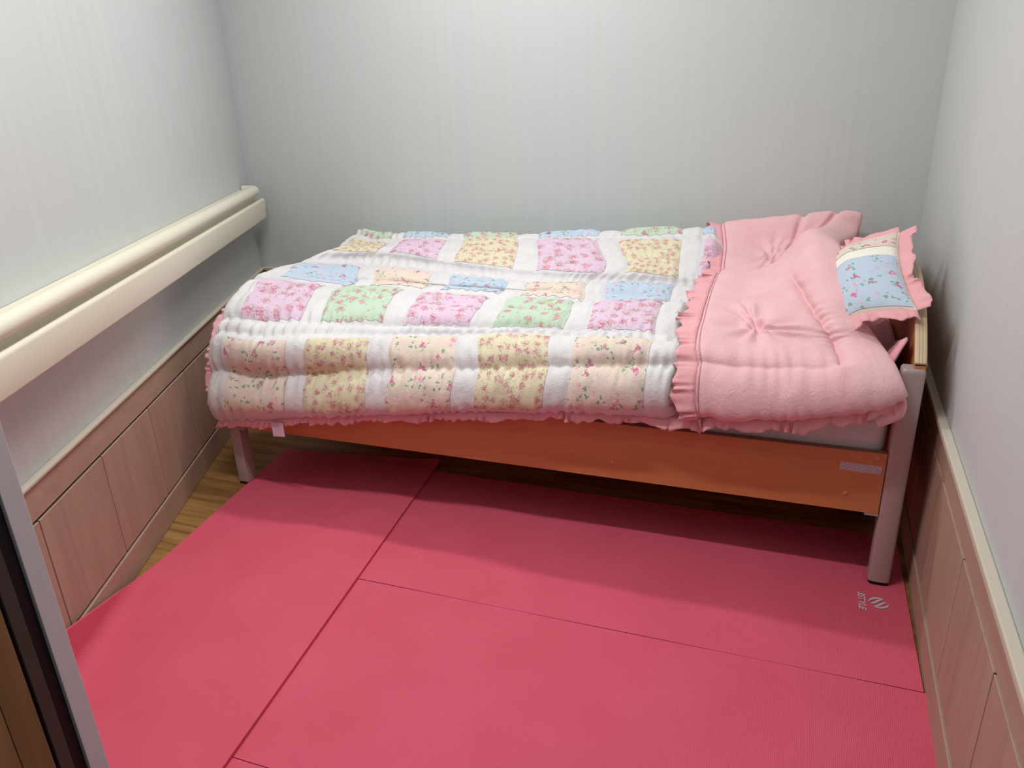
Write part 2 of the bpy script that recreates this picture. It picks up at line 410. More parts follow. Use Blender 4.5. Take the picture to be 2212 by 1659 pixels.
# rounded end of the grip turning back into the wall
V = []; nn = 12
for k in range(9):
    th = math.radians(90*k/8)
    for j in range(nn):
        ph = 2*math.pi*j/nn; rr = 0.0225
        rad = 0.050+rr*math.cos(ph)
        V.append(WL.pt(aG-0.001+rad*math.sin(th)*0.55, rad*math.cos(th)-0.010*(k/8), 0.848+rr*math.sin(ph)))
F = [(k*nn+j, k*nn+(j+1) % nn, (k+1)*nn+(j+1) % nn, (k+1)*nn+j) for k in range(8) for j in range(nn)] + [tuple(range(8*nn, 9*nn))]
adopt(hr, mesh_obj('end_cap', V, F, 'cream', None, True))

# ------------------------------------------------------------------ red foam mats
MT = 0.008
def sharp(o, deg=40):
    o.data.set_sharp_from_angle(angle=math.radians(deg)); return o
def flat_mat(x0, x1, y0, y1, label, seed):
    xs = np.linspace(x0, x1, 60); ys = np.linspace(y0, y1, 24)
    X, Y = np.meshgrid(xs, ys, indexing='ij')
    r = np.random.default_rng(seed); ph = r.uniform(0, 6, 4)
    Z = MT + 0.0005*np.sin(3.1*X+ph[0])*np.sin(5*Y+ph[1]) + 0.0004*np.sin(9*X+ph[2])
    top = np.stack([X, Y, Z], -1); bot = top.copy(); bot[..., 2] = 0.0002
    return tag(sharp(sheet('exercise_mat', top, bot, 'foam')), label, 'mat', 'red exercise mats on the floor')
mat1 = flat_mat(0.40, 2.088, -0.3695, 0.253, 'red ribbed exercise mat under the bed front, printed with a grey logo', 1)
mat2 = flat_mat(0.42, 2.094, -0.9765, -0.3715, 'middle red ribbed exercise mat parallel to the bed, without print', 2)
mat3 = flat_mat(0.44, 2.090, -1.345, -0.9785, 'nearest red exercise mat at the bottom edge of the picture', 3)
# crosswise mat that overlaps the others and climbs the slanted wall
O = np.array([0.012, 0.262]); DA = np.array([0.097, -0.9953]); DC = np.array([0.9953, 0.097])
p = np.concatenate([np.linspace(0, 0.25, 46), np.linspace(0.258, 0.612, 34)]); q = np.linspace(0, 1.60, 110)
Pp, Qq = np.meshgrid(p, q, indexing='ij')
XY = O + Pp[..., None]*DC + Qq[..., None]*DA
wn = np.array([WL.n.x, WL.n.y]); w0 = np.array([LWX, 0.0])
dist = (XY-w0)@wn - 0.0125                       # distance from the base rail, before bending
R = 0.05
aa = np.clip(R-dist, 0, None); th = np.clip(aa/R, 0, 1.45)
flat = np.minimum(R-dist, 0)
newd = np.where(dist >= R, dist, R-R*np.sin(th)); up = np.where(dist >= R, 0, R*(1-np.cos(th)))
ex = np.clip(aa-1.45*R, 0, None); newd = newd-ex*math.cos(1.45)*0.6; up = up+ex*math.sin(1.45)
XY2 = XY + (newd-dist)[..., None]*wn
ramp = np.clip((XY2[..., 0]-0.27)/0.16, 0, 1); ramp = ramp*ramp*(3-2*ramp)
onto = np.clip((0.30-XY2[..., 1])/0.06, 0, 1); onto = onto*onto*(3-2*onto)
zb = 0.0003 + (MT+0.0012)*ramp*np.maximum(onto, 0.4) + up
tip = np.exp(-((Pp-0.612)**2+(Qq)**2)/0.05**2); zb += 0.010*tip
top = np.stack([XY2[..., 0], XY2[..., 1], zb], -1)
nrm = grid_normals(top); nrm *= np.sign(nrm[..., 2:3]+1e-9)
keep = top.copy(); T_ = keep + nrm*MT
keepy = T_[..., 1] > YF+0.03
nq = int(np.argmin(keepy.all(0))) or len(q)
mat4 = tag(sharp(sheet('exercise_mat', T_[:, :nq][:, ::-1], keep[:, :nq][:, ::-1], 'foam')), 'red exercise mat laid crosswise on the left, curling up the panelled wall', 'mat', 'red exercise mats on the floor')

# grey print on the first mat: lettering and the striped round emblem
def text_mesh(s, size, shear):
    cu = bpy.data.curves.new('t', 'FONT'); cu.body = s; cu.size = size; cu.shear = shear; cu.extrude = 0.0; cu.offset = 0.0006
    cu.align_x = 'CENTER'; cu.align_y = 'BOTTOM'; cu.space_character = 0.95
    o = bpy.data.objects.new('t', cu); COL.objects.link(o)
    dg = bpy.context.evaluated_depsgraph_get(); me = bpy.data.meshes.new_from_object(o.evaluated_get(dg))
    bpy.data.objects.remove(o); bpy.data.curves.remove(cu); return me
lx, ly = 1.968, -0.077
me = text_mesh('3STYLE', 0.0235, 0.25); me.name = 'lettering'; me.materials.clear(); me.materials.append(M['print'])
lo = bpy.data.objects.new('lettering', me); COL.objects.link(lo)
# text runs towards the viewer (-Y), letter tops face the right wall (+X)
lo.matrix_world = Matrix(((0, 1, 0, lx), (-1, 0, 0, ly), (0, 0, 1, MT+0.0016), (0, 0, 0, 1))); lo.parent = mat1
me.update()
def emblem():
    V, F = [], []
    def strip(c, amp, half, wd):
        n = 18; b = len(V)
        for i in range(n+1):
            t = -1+2*i/n
            cx = c + amp*math.sin(t*1.9); cy = half*t
            tw = wd*(1-abs(t)**3)**0.5+0.0004
            V.append((cx-tw, cy, 0)); V.append((cx+tw, cy, 0))
        for i in range(n): F.append((b+2*i, b+2*i+1, b+2*i+3, b+2*i+2))
    strip(-0.0065, -0.004, 0.019, 0.0030); strip(0.0065, -0.004, 0.019, 0.0030)
    def bow(sgn):
        n = 16; b = len(V)
        for i in range(n+1):
            th = math.radians(-58+116*i/n)
            r1, r2 = 0.0225, 0.0225-0.0062*math.sin(math.pi*i/n)**0.6-0.0008
            V.append((sgn*r1*math.cos(th)*1.0, r1*math.sin(th), 0)); V.append((sgn*r2*math.cos(th), r2*math.sin(th), 0))
        for i in range(n): F.append((b+2*i, b+2*i+1, b+2*i+3, b+2*i+2) if sgn > 0 else (b+2*i+2, b+2*i+3, b+2*i+1, b+2*i))
    bow(1); bow(-1)
    c, s = math.cos(0.5), math.sin(0.5)
    V2 = [(x*c-y*s, x*s+y*c, 0) for x, y, z in V]
    return mesh_obj('emblem', [(2.0195+v[1]*1.05, -0.0765-v[0]*1.0, MT+0.0017) for v in V2], F, 'print', mat1)
emblem()

# ------------------------------------------------------------------ bed frame
BL = 2.05
bed = empty('bed_frame', (1.025, 0.52, 0)); tag(bed, 'single bed frame with cherry-wood rails, silver posts and arched headboard', 'bed')
def post(x0, x1, y0, y1, h, front, zfoot, e=0.22, bow=0.24):
    """rounded-section steel post; front = -1 or +1 is the convex side"""
    prof = []; cx, cy = (x0+x1)/2, (y0+y1)/2; hx, hy = (x1-x0)/2, (y1-y0)/2
    for i in range(28):
        t = 2*math.pi*i/28; c, s = math.cos(t), math.sin(t)
        px = hx*math.copysign(abs(c)**e, c); py = hy*math.copysign(abs(s)**e, s)
        if s*front > 0: py *= (1-bow)+bow*max(0, 1-(px/hx)**2)**0.5
        prof.append((cx+px, cy+py))
    n = len(prof); rings = [(zfoot+0.010, 1.0), (h-0.010, 1.0), (h-0.004, 0.97), (h, 0.86)]
    V = [(cx+(x-cx)*k, cy+(y-cy)*k, z) for z, k in rings for x, y in prof]
    F = [(r_*n+i, r_*n+(i+1) % n, (r_+1)*n+(i+1) % n, (r_+1)*n+i) for r_ in range(len(rings)-1) for i in range(n)] + [tuple(range(n))[::-1], tuple(range((len(rings)-1)*n, len(rings)*n))]
    o = mesh_obj('post', V, F, 'post', None, True)
    try: o.data.set_sharp_from_angle(angle=math.radians(35))
    except Exception: pass
    V = [(cx+(x-cx)*k, cy+(y-cy)*k, z) for z, k in ((zfoot, 0.88), (zfoot+0.002, 0.95), (zfoot+0.0105, 0.95)) for x, y in prof]
    F = [(r_*n+i, r_*n+(i+1) % n, (r_+1)*n+(i+1) % n, (r_+1)*n+i) for r_ in range(2) for i in range(n)] + [tuple(range(n))[::-1], tuple(range(2*n, 3*n))]
    cp = mesh_obj('foot_cap', V, F, 'black', None, True)
    adopt(bed, o); cp.parent = o; return o
BY = 1.045
post(BL-0.052, BL, 0.0, 0.046, 0.611, -1, MT+0.0008); post(BL-0.052, BL, BY-0.046, BY, 0.611, 1, 0.0005)
post(0.0, 0.040, 0.0, 0.044, 0.475, -1, 0.0005, 0.10, 0.05); post(0.0, 0.040, BY-0.044, BY, 0.475, 1, 0.0005, 0.10, 0.05)
rail = box('side_rail', 0.041, BL-0.053, 0.003, 0.022, 0.2179, 0.3874, 'orange', None, 0.0008, 1)
rail2 = box('side_rail', 0.041, BL-0.053, BY-0.022, BY-0.003, 0.2179, 0.3874, 'orange', None, 0.0008, 1)
adopt(bed, rail, rail2)
tr = box('edge_trim', 0.042, BL-0.054, 0.0035, 0.0215, 0.3868, 0.3884, plain('rail_top_edge', lin(150, 104, 84), .5)); tr.parent = rail
def arch(name, x0, x1, zlow, zhigh, ztop_flat, band):
    ys = np.linspace(0.012, BY-0.012, 61); mid = BY/2
    def zt(yy):
        d = min(yy-0.012, BY-0.012-yy)/0.34
        return zlow + (zhigh-zlow)*(1-(1-min(d, 1))**2.3) + (ztop_flat*max(0, 1-((yy-mid)/0.3)**2) if abs(yy-mid) < 0.3 else 0)
    pr = [(yy, zt(yy)) for yy in ys]
    n = len(pr); V = []
    for x in (x0, x1):
        for yy, z in pr: V.append((x, yy, z))
        for yy, z in pr: V.append((x, yy, 0.235))
    F = []
    for i in range(n-1):
        F += [(i, i+1, n+i+1, n+i), (2*n+i, 3*n+i, 3*n+i+1, 2*n+i+1), (i, 2*n+i, 2*n+i+1, i+1), (n+i, n+i+1, 3*n+i+1, 3*n+i)]
    F += [(0, n, 3*n, 2*n), (n-1, 3*n-1, 4*n-1, 2*n-1)]
    b = mesh_obj(name, V, F, 'orange', None); adopt(bed, b)
    # edge band bent over the arch
    V = []; e = 0.0022
    sec = [(x0-0.0012, -0.004), (x0-0.0012, e*0.5), (x0+0.003, e), (x1-0.003, e), (x1+0.0012, e*0.5), (x1+0.0012, -0.004)]
    for yy, z in pr:
        for x, dz in sec: V.append((x, yy, z+dz+0.0015))
    k = len(sec); F = [(i*k+j, i*k+j+1, (i+1)*k+j+1, (i+1)*k+j) for i in range(n-1) for j in range(k-1)]
    F += [tuple(range(k)), tuple(range((n-1)*k, n*k))[::-1]]
    bb = mesh_obj('edge_band', V, F, 'edge', None, True); bb.parent = b
    for off in (0.33, 0.62):
        xg = x0+(x1-x0)*off; V = []
        for yy, z in pr: V += [(xg-0.0007, yy, z+0.0040), (xg+0.0007, yy, z+0.0040)]
        mesh_obj('groove_line', V, [(2*i, 2*i+1, 2*i+3, 2*i+2) for i in range(n-1)], plain('band_line', lin(176, 152, 120), .5), b)
    return b
arch('headboard', BL-0.026, BL-0.002, 0.622, 0.765, 0.01, True)
arch('footboard', 0.004, 0.026, 0.455, 0.575, 0.0, True)
adopt(bed, box('base_board', 0.045, BL-0.055, 0.024, BY-0.024, 0.335, 0.353, 'orange'))
for sx, sz in ((0.711, 0.266), (1.313, 0.267), (1.976, 0.371), (1.916, 0.266)):
    bm = bmesh.new(); bmesh.ops.create_uvsphere(bm, u_segments=16, v_segments=8, radius=0.0058, matrix=Matrix.Translation((sx, 0.0032, sz)) @ Matrix.Diagonal((1, 0.42, 1, 1)))
    s_ = bm_obj('screw', bm, 'screw', None, True); s_.parent = rail; s_.matrix_parent_inverse = Matrix.Identity(4)
    d_ = box('socket', sx-0.0008, sx+0.0008, 0.0005, 0.0014, sz-0.0008, sz+0.0008, 'black')
    d_.parent = rail
def decal(name, x0, x1, z0, z1, yy, mat, parent, tilt=0.0):
    V = [(x0, yy, z0), (x1, yy, z0+tilt), (x1, yy, z1+tilt), (x0, yy, z1), (x0, yy+0.0008, z0), (x1, yy+0.0008, z0+tilt), (x1, yy+0.0008, z1+tilt), (x0, yy+0.0008, z1)]
    o = mesh_obj(name, V, [(0, 1, 2, 3), (7, 6, 5, 4), (0, 4, 5, 1), (1, 5, 6, 2), (2, 6, 7, 3), (3, 7, 4, 0)], mat, None, False, [(0, 0), (1, 0), (1, 1), (0, 1)]*2)
    o.parent = parent; return o
tag(decal('label_sticker', 1.893, 1.989, 0.3315, 0.3545, 0.0021, 'label', rail, -0.001), 'white printed sticker')
br_ = box('corner_bracket', BL-0.085, BL-0.053, 0.001, 0.03, 0.2130, 0.2176, 'metal'); adopt(bed, br_)
br2 = box('corner_bracket', 0.041, 0.064, 0.001, 0.03, 0.2130, 0.2176, 'metal'); adopt(bed, br2)

# ------------------------------------------------------------------ mattress
def soft_block(name, x0, x1, y0, y1, z0, z1, r, mat):
    bm = hexa([(x0, y0, z0), (x1, y0, z0), (x1, y1, z0), (x0, y1, z0), (x0, y0, z1), (x1, y0, z1), (x1, y1, z1), (x0, y1, z1)], r, 5)
    return bm_obj(name, bm, mat, None, True)
mattress = empty('mattress', (1.02, 0.52, 0.353)); tag(mattress, 'white mattress showing under the pink end of the quilt', 'mattress')
adopt(mattress, soft_block('body', 0.035, 1.995, 0.026, 1.02, 0.3535, 0.512, 0.035, 'mattress'))
def tube_loop(name, pts, r, mat, n=8, closed=True):
    P = np.array(pts, float); N = len(P); V = []; F = []
    for i in range(N):
        t = P[(i+1) % N]-P[i-1]; t /= np.linalg.norm(t); u = np.cross(t, (0, 0, 1.0)); u /= np.linalg.norm(u); v = np.cross(u, t)
        for j in range(n):
            a = 2*math.pi*j/n; V.append(P[i]+r*(math.cos(a)*u+math.sin(a)*v))
    for i in range(N):
        for j in range(n): F.append((i*n+j, i*n+(j+1) % n, ((i+1) % N)*n+(j+1) % n, ((i+1) % N)*n+j))
    return mesh_obj(name, V, F, mat, None, True)
def rrect(x0, x1, y0, y1, r, z, k=6):
    out = []
    for cx, cy, a in ((x1-r, y1-r, 0), (x0+r, y1-r, 90), (x0+r, y0+r, 180), (x1-r, y0+r, 270)):
        for i in range(k+1): out.append((cx+r*math.cos(math.radians(a+90*i/k)), cy+r*math.sin(math.radians(a+90*i/k)), z))
    return out
adopt(mattress, tube_loop('piping', rrect(0.038, 1.992, 0.029, 1.017, 0.035, 0.478), 0.0035, 'mattress'))

# ------------------------------------------------------------------ pink mattress pad with a curled-up corner at the headboard
px_ = np.linspace(1.35, 2.018, 60); py_ = np.linspace(0.05, 1.0, 70)
X, Y = np.meshgrid(px_, py_, indexing='ij')
c = np.clip((X-1.93)/0.088, 0, 1)*np.clip((0.34-Y)/0.27, 0, 1)
Zp = 0.545+0.095*c**1.3+0.004*np.sin(14*X)*np.sin(11*Y)
Xp = X-0.012*c; Zp += 0.03*np.clip((X-1.97)/0.04, 0, 1)**2
edge = np.minimum.reduce([X-1.35, 2.018-X, Y-0.05, 1.0-Y]); hp = 0.016*np.sqrt(np.clip(edge/0.02, 0, 1))
top = np.stack([Xp, Y, Zp+hp], -1); bot = np.stack([Xp, Y, Zp-0.028*np.sqrt(np.clip(edge/0.02, 0.02, 1))], -1); bot[..., 2] = np.maximum(bot[..., 2], 0.5135)
pad = tag(sheet('mattress_pad', top, bot, 'padpink'), 'pink mattress pad with its corner curled up against the headboard', 'mattress pad')

# ------------------------------------------------------------------ quilt
STA = [0.0, 0.2, 0.4, 0.6, 0.8, 1.0, 1.2, 1.4, 1.6, 1.75]
QC=[
 (0,[(-0.029,-0.005,0.245),(0.184,-0.045,0.288),(0.402,-0.052,0.323),(0.616,-0.047,0.354),(0.823,-0.044,0.384),(1.022,-0.048,0.412),(1.220,-0.053,0.433),(1.425,-0.047,0.442),(1.626,-0.047,0.458),(1.777,-0.046,0.469)]), # hem
 (0.035,[(-0.025,-0.020,0.294),(0.199,-0.060,0.331),(0.417,-0.065,0.357),(0.626,-0.060,0.382),(0.829,-0.056,0.408),(1.027,-0.059,0.436),(1.224,-0.064,0.462),(1.422,-0.057,0.478),(1.619,-0.056,0.499),(1.767,-0.055,0.515)]), # p1b
 (0.14,[(-0.022,-0.005,0.401),(0.211,-0.040,0.438),(0.427,-0.045,0.465),(0.634,-0.040,0.489),(0.836,-0.037,0.514),(1.037,-0.039,0.539),(1.235,-0.043,0.562),(1.427,-0.037,0.578),(1.621,-0.036,0.598),(1.767,-0.036,0.613)]), # st1
 (0.245,[(-0.019,0.021,0.504),(0.229,-0.038,0.548),(0.431,-0.023,0.565),(0.620,0.013,0.573),(0.814,0.039,0.583),(1.018,0.042,0.599),(1.228,0.028,0.615),(1.427,0.023,0.623),(1.631,0.013,0.635),(1.784,0.006,0.644)]), # p1t
 (0.315,[(-0.022,0.067,0.564),(0.213,0.055,0.596),(0.423,0.063,0.606),(0.625,0.076,0.609),(0.828,0.087,0.613),(1.035,0.091,0.622),(1.236,0.091,0.631),(1.416,0.095,0.633),(1.607,0.097,0.639),(1.750,0.099,0.643)]), # p2b
 (0.52,[(-0.036,0.245,0.640),(0.138,0.321,0.634),(0.360,0.326,0.636),(0.595,0.300,0.641),(0.822,0.273,0.645),(1.030,0.263,0.648),(1.222,0.273,0.650),(1.411,0.295,0.656),(1.602,0.312,0.660),(1.745,0.324,0.663)]), # p2t
 (0.59,[(-0.038,0.284,0.648),(0.178,0.381,0.623),(0.396,0.401,0.622),(0.612,0.385,0.629),(0.824,0.360,0.634),(1.028,0.344,0.635),(1.225,0.343,0.634),(1.413,0.355,0.642),(1.605,0.360,0.646),(1.749,0.364,0.649)]), # p3b
 (0.795,[(-0.031,0.436,0.643),(0.147,0.548,0.646),(0.371,0.536,0.647),(0.602,0.486,0.647),(0.820,0.453,0.648),(1.018,0.458,0.649),(1.206,0.492,0.649),(1.410,0.513,0.650),(1.605,0.541,0.651),(1.752,0.561,0.651)]), # p3t
 (0.84,[(-0.013,0.527,0.645),(0.125,0.651,0.651),(0.333,0.648,0.651),(0.567,0.597,0.649),(0.798,0.551,0.647),(1.011,0.537,0.647),(1.209,0.551,0.647),(1.410,0.565,0.644),(1.609,0.579,0.643),(1.758,0.589,0.642)]), # val
 (0.88,[(0.011,0.609,0.644),(0.157,0.630,0.670),(0.344,0.638,0.672),(0.560,0.620,0.666),(0.792,0.577,0.661),(1.024,0.526,0.661),(1.236,0.500,0.663),(1.406,0.551,0.656),(1.598,0.563,0.653),(1.741,0.573,0.651)]), # p4b
 (1.085,[(-0.031,0.905,0.641),(0.121,0.852,0.666),(0.302,0.837,0.683),(0.505,0.835,0.696),(0.723,0.830,0.705),(0.948,0.818,0.712),(1.172,0.804,0.720),(1.385,0.804,0.730),(1.604,0.796,0.739),(1.768,0.791,0.746)]), # p4t
 (1.15,[(-0.027,0.991,0.651),(0.112,0.923,0.677),(0.280,0.908,0.685),(0.478,0.909,0.689),(0.697,0.907,0.697),(0.929,0.896,0.710),(1.160,0.881,0.727),(1.373,0.885,0.739),(1.595,0.879,0.754),(1.762,0.875,0.765)]), # rdg
]
FC=[
 [(1.542,-0.050,0.451),(1.649,-0.060,0.470),(1.756,-0.060,0.486),(1.868,-0.060,0.511),(1.955,-0.050,0.536),(2.008,-0.030,0.553)], # hem
 [(1.538,-0.030,0.586),(1.638,-0.030,0.593),(1.745,-0.030,0.601),(1.853,-0.030,0.611),(1.928,-0.020,0.610),(1.979,0.000,0.608)], # st1
 [(1.526,0.022,0.620),(1.632,0.030,0.620),(1.731,0.036,0.620),(1.843,0.067,0.625),(1.912,0.083,0.625),(1.960,0.112,0.625)], # ft
 [(1.526,0.166,0.650),(1.618,0.171,0.655),(1.696,0.131,0.660),(1.813,0.129,0.663),(1.872,0.140,0.670),(1.916,0.165,0.680)], # mid
 [(1.522,0.338,0.660),(1.617,0.347,0.670),(1.693,0.303,0.680),(1.770,0.243,0.695),(1.836,0.212,0.720),(1.885,0.235,0.735)], # up
 [(1.522,0.458,0.670),(1.621,0.464,0.685),(1.679,0.445,0.700),(1.733,0.410,0.725),(1.804,0.356,0.770),(1.870,0.379,0.765)], # top
 [(1.526,0.507,0.675),(1.630,0.531,0.690),(1.681,0.563,0.705),(1.724,0.616,0.735),(1.783,0.570,0.810),(1.857,0.477,0.795)], # roll
 [(1.527,0.557,0.670),(1.639,0.616,0.680),(1.698,0.712,0.690),(1.736,0.789,0.720),(1.807,0.734,0.780),(1.871,0.689,0.765)], # dip
 [(1.509,0.820,0.689),(1.640,0.850,0.696),(1.712,0.880,0.716),(1.783,0.910,0.740),(1.854,0.920,0.767),(1.925,0.920,0.746)], # fmid
 [(1.492,0.930,0.745),(1.614,0.940,0.773),(1.704,0.950,0.784),(1.807,0.960,0.797),(1.880,0.970,0.803),(1.941,0.970,0.800)], # frd
]

def hermite_weights(knots, x):
    """row weights of a C1 cubic through the knots (finite-difference tangents)"""
    k = np.asarray(knots, float); n = len(k); x = np.asarray(x, float)
    i = np.clip(np.searchsorted(k, x, side='right')-1, 0, n-2)
    h = k[i+1]-k[i]; t = (x-k[i])/h
    T = np.zeros((n, n))
    for a in range(n):
        if a == 0: T[a, 1], T[a, 0] = 1/(k[1]-k[0]), -1/(k[1]-k[0])
        elif a == n-1: T[a, a], T[a, a-1] = 1/(k[a]-k[a-1]), -1/(k[a]-k[a-1])
        else:
            h0, h1 = k[a]-k[a-1], k[a+1]-k[a]
            w0, w1 = h1/(h0+h1), h0/(h0+h1)
            T[a, a+1] += w1/h1; T[a, a] += -w1/h1+w0/h0; T[a, a-1] += -w0/h0
    I = np.eye(n)
    H = lambda c: c[:, None]
    return (H(2*t**3-3*t**2+1)*I[i] + H((t**3-2*t**2+t)*h)*T[i] + H(-2*t**3+3*t**2)*I[i+1] + H((t**3-t**2)*h)*T[i+1])

QT = [r[0] for r in QC]; Q = np.array([r[1] for r in QC])          # rows x stations x 3
Q[-1, :, 2] += 0.012
for j in range(Q.shape[1]): Q[9, j, 1] = max(Q[9, j, 1], Q[8, j, 1]+0.02)
under = Q[0]+np.array([0, 0.050, 0.004]); under2 = Q[0]+np.array([0, 0.062, 0.05])
back = Q[-1].copy(); back[:, 1] = 0.985+0.02*(back[:, 1] > 0.95); back[:, 2] -= 0.030
back2 = Q[-1].copy(); back2[:, 1] = 1.048; back2[:, 2] -= 0.13
Q = np.concatenate([under2[None], under[None], Q, back[None], back2[None]]); QT = np.array([-0.09, -0.045]+QT+[1.235, 1.38])
# left end wraps under
lo_ = np.clip((QT-0.02)/0.20, 0, 1)[:, None, None]
e1 = Q[:, :1]+(1-lo_)*np.array([0.012, 0.030, 0.0])+lo_*np.array([0.012, 0, -0.042]); e2 = Q[:, :1]+(1-lo_)*np.array([0.06, 0.045, 0.01])+lo_*np.array([0.055, 0, -0.065])
Q = np.concatenate([e2, e1, Q], 1); QS = np.array([-0.10, -0.045]+STA)

def vnoise(x, y, seed, amp=((7, 1.0), (15, 0.5), (31, 0.25))):
    r = np.random.default_rng(seed); out = 0
    for f, a in amp:
        for _ in range(3):
            th = r.uniform(0, math.pi); ph = r.uniform(0, 6.28)
            out = out + a/3*np.sin(f*(x*math.cos(th)+y*math.sin(th))*2+ph)
    return out
STITCH = [(0.0, 1.0, 0.03), (0.14, 1.0, 0.03), (0.262, 0.75, 0.016), (0.302, 0.75, 0.016), (0.418, 0.30, 0.02), (0.552, 0.95, 0.026), (0.692, 0.30, 0.02), (0.828, 0.85, 0.026), (0.985, 0.25, 0.02), (1.118, 0.7, 0.02), (1.26, 0.7, 0.02)]
SEAMS = [0.08+0.275*k for k in range(6)]+[0.285+0.275*k for k in range(6)]
def quilt_puff(s, t):
    h = np.full_like(s, 0.031); rip = np.zeros_like(s)
    for k, (T, d, w_) in enumerate(STITCH):
        Tk = T + (0.008*np.abs(np.sin(math.pi*s/0.036+k)) if 0 < T else 0) + 0.003*np.sin(9*s+k*2.1)
        a = np.abs(t-Tk)
        h = h*(1-d*np.exp(-(a/w_)**1.25))
        ph = 2*math.pi*s/0.031+2.0*np.sin(23*s+k)+1.4*np.sin(47*s+2*k)+k*1.7
        rip = rip + d*np.exp(-(a/0.045)**2)*np.sin(ph)*(0.55+0.45*np.sin(17*s+k*3))
    for S_ in SEAMS:
        h = h*(1-0.22*np.exp(-((s-S_)/0.011)**2))
    for S_ in (0.32, 0.595, 0.87, 1.145, 1.42, 0.045):
        h = h*(1-0.20*np.exp(-((s-S_)/0.045)**2))
    h = h*np.clip((s+0.004)/0.06, 0, 1)**0.5
    h = h + 0.0046*rip + 0.0022*vnoise(s, t, 3, ((9, 1.0), (22, 0.6), (48, 0.35)))
    wr = np.clip(vnoise(s*0.6+t*0.8, t*0.3, 9, ((26, 1.0), (45, 0.6))), 0, 1)
    h = h + 0.0030*wr
    h = h + 0.0016*np.abs(vnoise(s, t*0.55, 14, ((38, 1.0), (70, 0.8), (110, 0.5))))
    return h
def base_q(s, t):
    Ws = hermite_weights(QS, s); Wt = hermite_weights(QT, t)
    return np.einsum('ni,nj,ijk->nk', Wt, Ws, Q, optimize=True)
def quilt_surf(s, t, off=0.0):
    e = 0.004
    P = base_q(s, t); du = base_q(s+e, t)-base_q(s-e, t); dv = base_q(s, t+e)-base_q(s, t-e)
    n = np.cross(du, dv); n /= np.linalg.norm(n, axis=1, keepdims=True)+1e-12
    fade = np.clip((t+0.05)/0.05, 0, 1)
    dn = np.clip((s-1.440-0.035*np.clip((t-0.7)/0.2, 0, 1))/0.06, 0, 1); dn = dn*dn*(3-2*dn)        # dips under the folded-back end
    P = P + n*(quilt_puff(s, t)*fade*(1-dn)-0.004-0.019*np.clip((t-0.17)/0.15, 0, 1)-0.034*dn+off)[:, None]
    return P
quilt = empty('patchwork_quilt', (0.85, 0.5, 0.53)); tag(quilt, 'white patchwork quilt of floral squares with pink ruffled edge, folded back pink at the head', 'quilt')
s_ = np.linspace(-0.095, 1.68, 400); t_ = np.concatenate([np.linspace(-0.085, 0.0, 14)[:-1], np.linspace(0.0, 1.375, 330)])
Sg, Tg = np.meshgrid(s_, t_, indexing='ij')
P = quilt_surf(Sg.ravel(), Tg.ravel())
P[:, 1] = np.minimum(P[:, 1], 1.060)
adopt(quilt, mesh_obj('cover', P, grid_faces(len(s_), len(t_)), 'white', None, True, np.stack([Sg.ravel(), Tg.ravel()], -1)))
ROWS = [(0.035, 0.245, ['f_beige', 'f_yellow', 'f_beige', 'f_yellow', 'f_beige', 'f_yellow']),
        (0.315, 0.520, ['f_pink', 'f_green', 'f_pink', 'f_green', 'f_pink', 'f_green']),
        (0.590, 0.795, ['f_blue', 'f_beige', 'f_blue', 'f_beige', 'f_blue', 'f_beige']),
        (0.880, 1.085, ['f_yellow', 'f_pink', 'f_yellow', 'f_pink', 'f_yellow', 'f_pink']),
        (1.130, 1.335, ['f_green', 'f_blue', 'f_green', 'f_blue', 'f_green', 'f_blue'])]
for r_, (t0, t1, cols) in enumerate(ROWS):
    for k, mt in enumerate(cols):
        a = np.linspace(0.08+0.275*k+(0.024 if k == 0 else 0), 0.285+0.275*k+(0.006 if k == 0 else 0), 44); b = np.linspace(t0, t1, 44)
        A, B = np.meshgrid(a, b, indexing='ij')
        # seams are never quite straight
        A2 = A+0.0025*np.sin(19*B+k*2+r_); B2 = B+0.0022*np.sin(23*A+r_*1.7)
        V = quilt_surf(A2.ravel(), B2.ravel(), 0.0014); V[:, 1] = np.minimum(V[:, 1], 1.0615)
        adopt(quilt, mesh_obj('patch', V, grid_faces(44, 44), mt, None, True, np.stack([A2.ravel()+0.31*k+r_*0.7, B2.ravel()+1.3*r_], -1)))

# pink flap: the head end folded back, lining side up
F0 = np.array(FC)                                                   # rows x 6 x 3
fu2 = F0[0]+np.array([0, 0.055, 0.03]); fu = F0[0]+np.array([0, 0.045, 0.0])
fb = F0[-1].copy(); fb[:, 1] = 1.03; fb[:, 2] -= 0.05
fb2 = F0[-1].copy(); fb2[:, 1] = 1.048; fb2[:, 2] -= 0.14
F0 = np.concatenate([fu2[None], fu[None], F0, fb[None], fb2[None]])
FT = np.array([-0.09, -0.045, 0, 0.14, 0.215, 0.37, 0.52, 0.64, 0.77, 0.87, 1.0, 1.09, 1.17, 1.30])
wrap1 = F0[:, -1:]+np.array([0.004, 0, -0.045]); wrap2 = F0[:, -1:]+np.array([-0.05, 0, -0.085])
lip = F0[:, :1]+np.array([0.012, 0, -0.030])
F0 = np.concatenate([lip, F0, wrap1, wrap2], 1); FA = np.array([-0.03, 0, 0.10, 0.20, 0.31, 0.395, 0.45, 0.50, 0.56])
def base_f(a, t):
    return np.einsum('ni,nj,ijk->nk', hermite_weights(FT, t), hermite_weights(FA, a), F0, optimize=True)
TUFT = (0.155, 0.335)
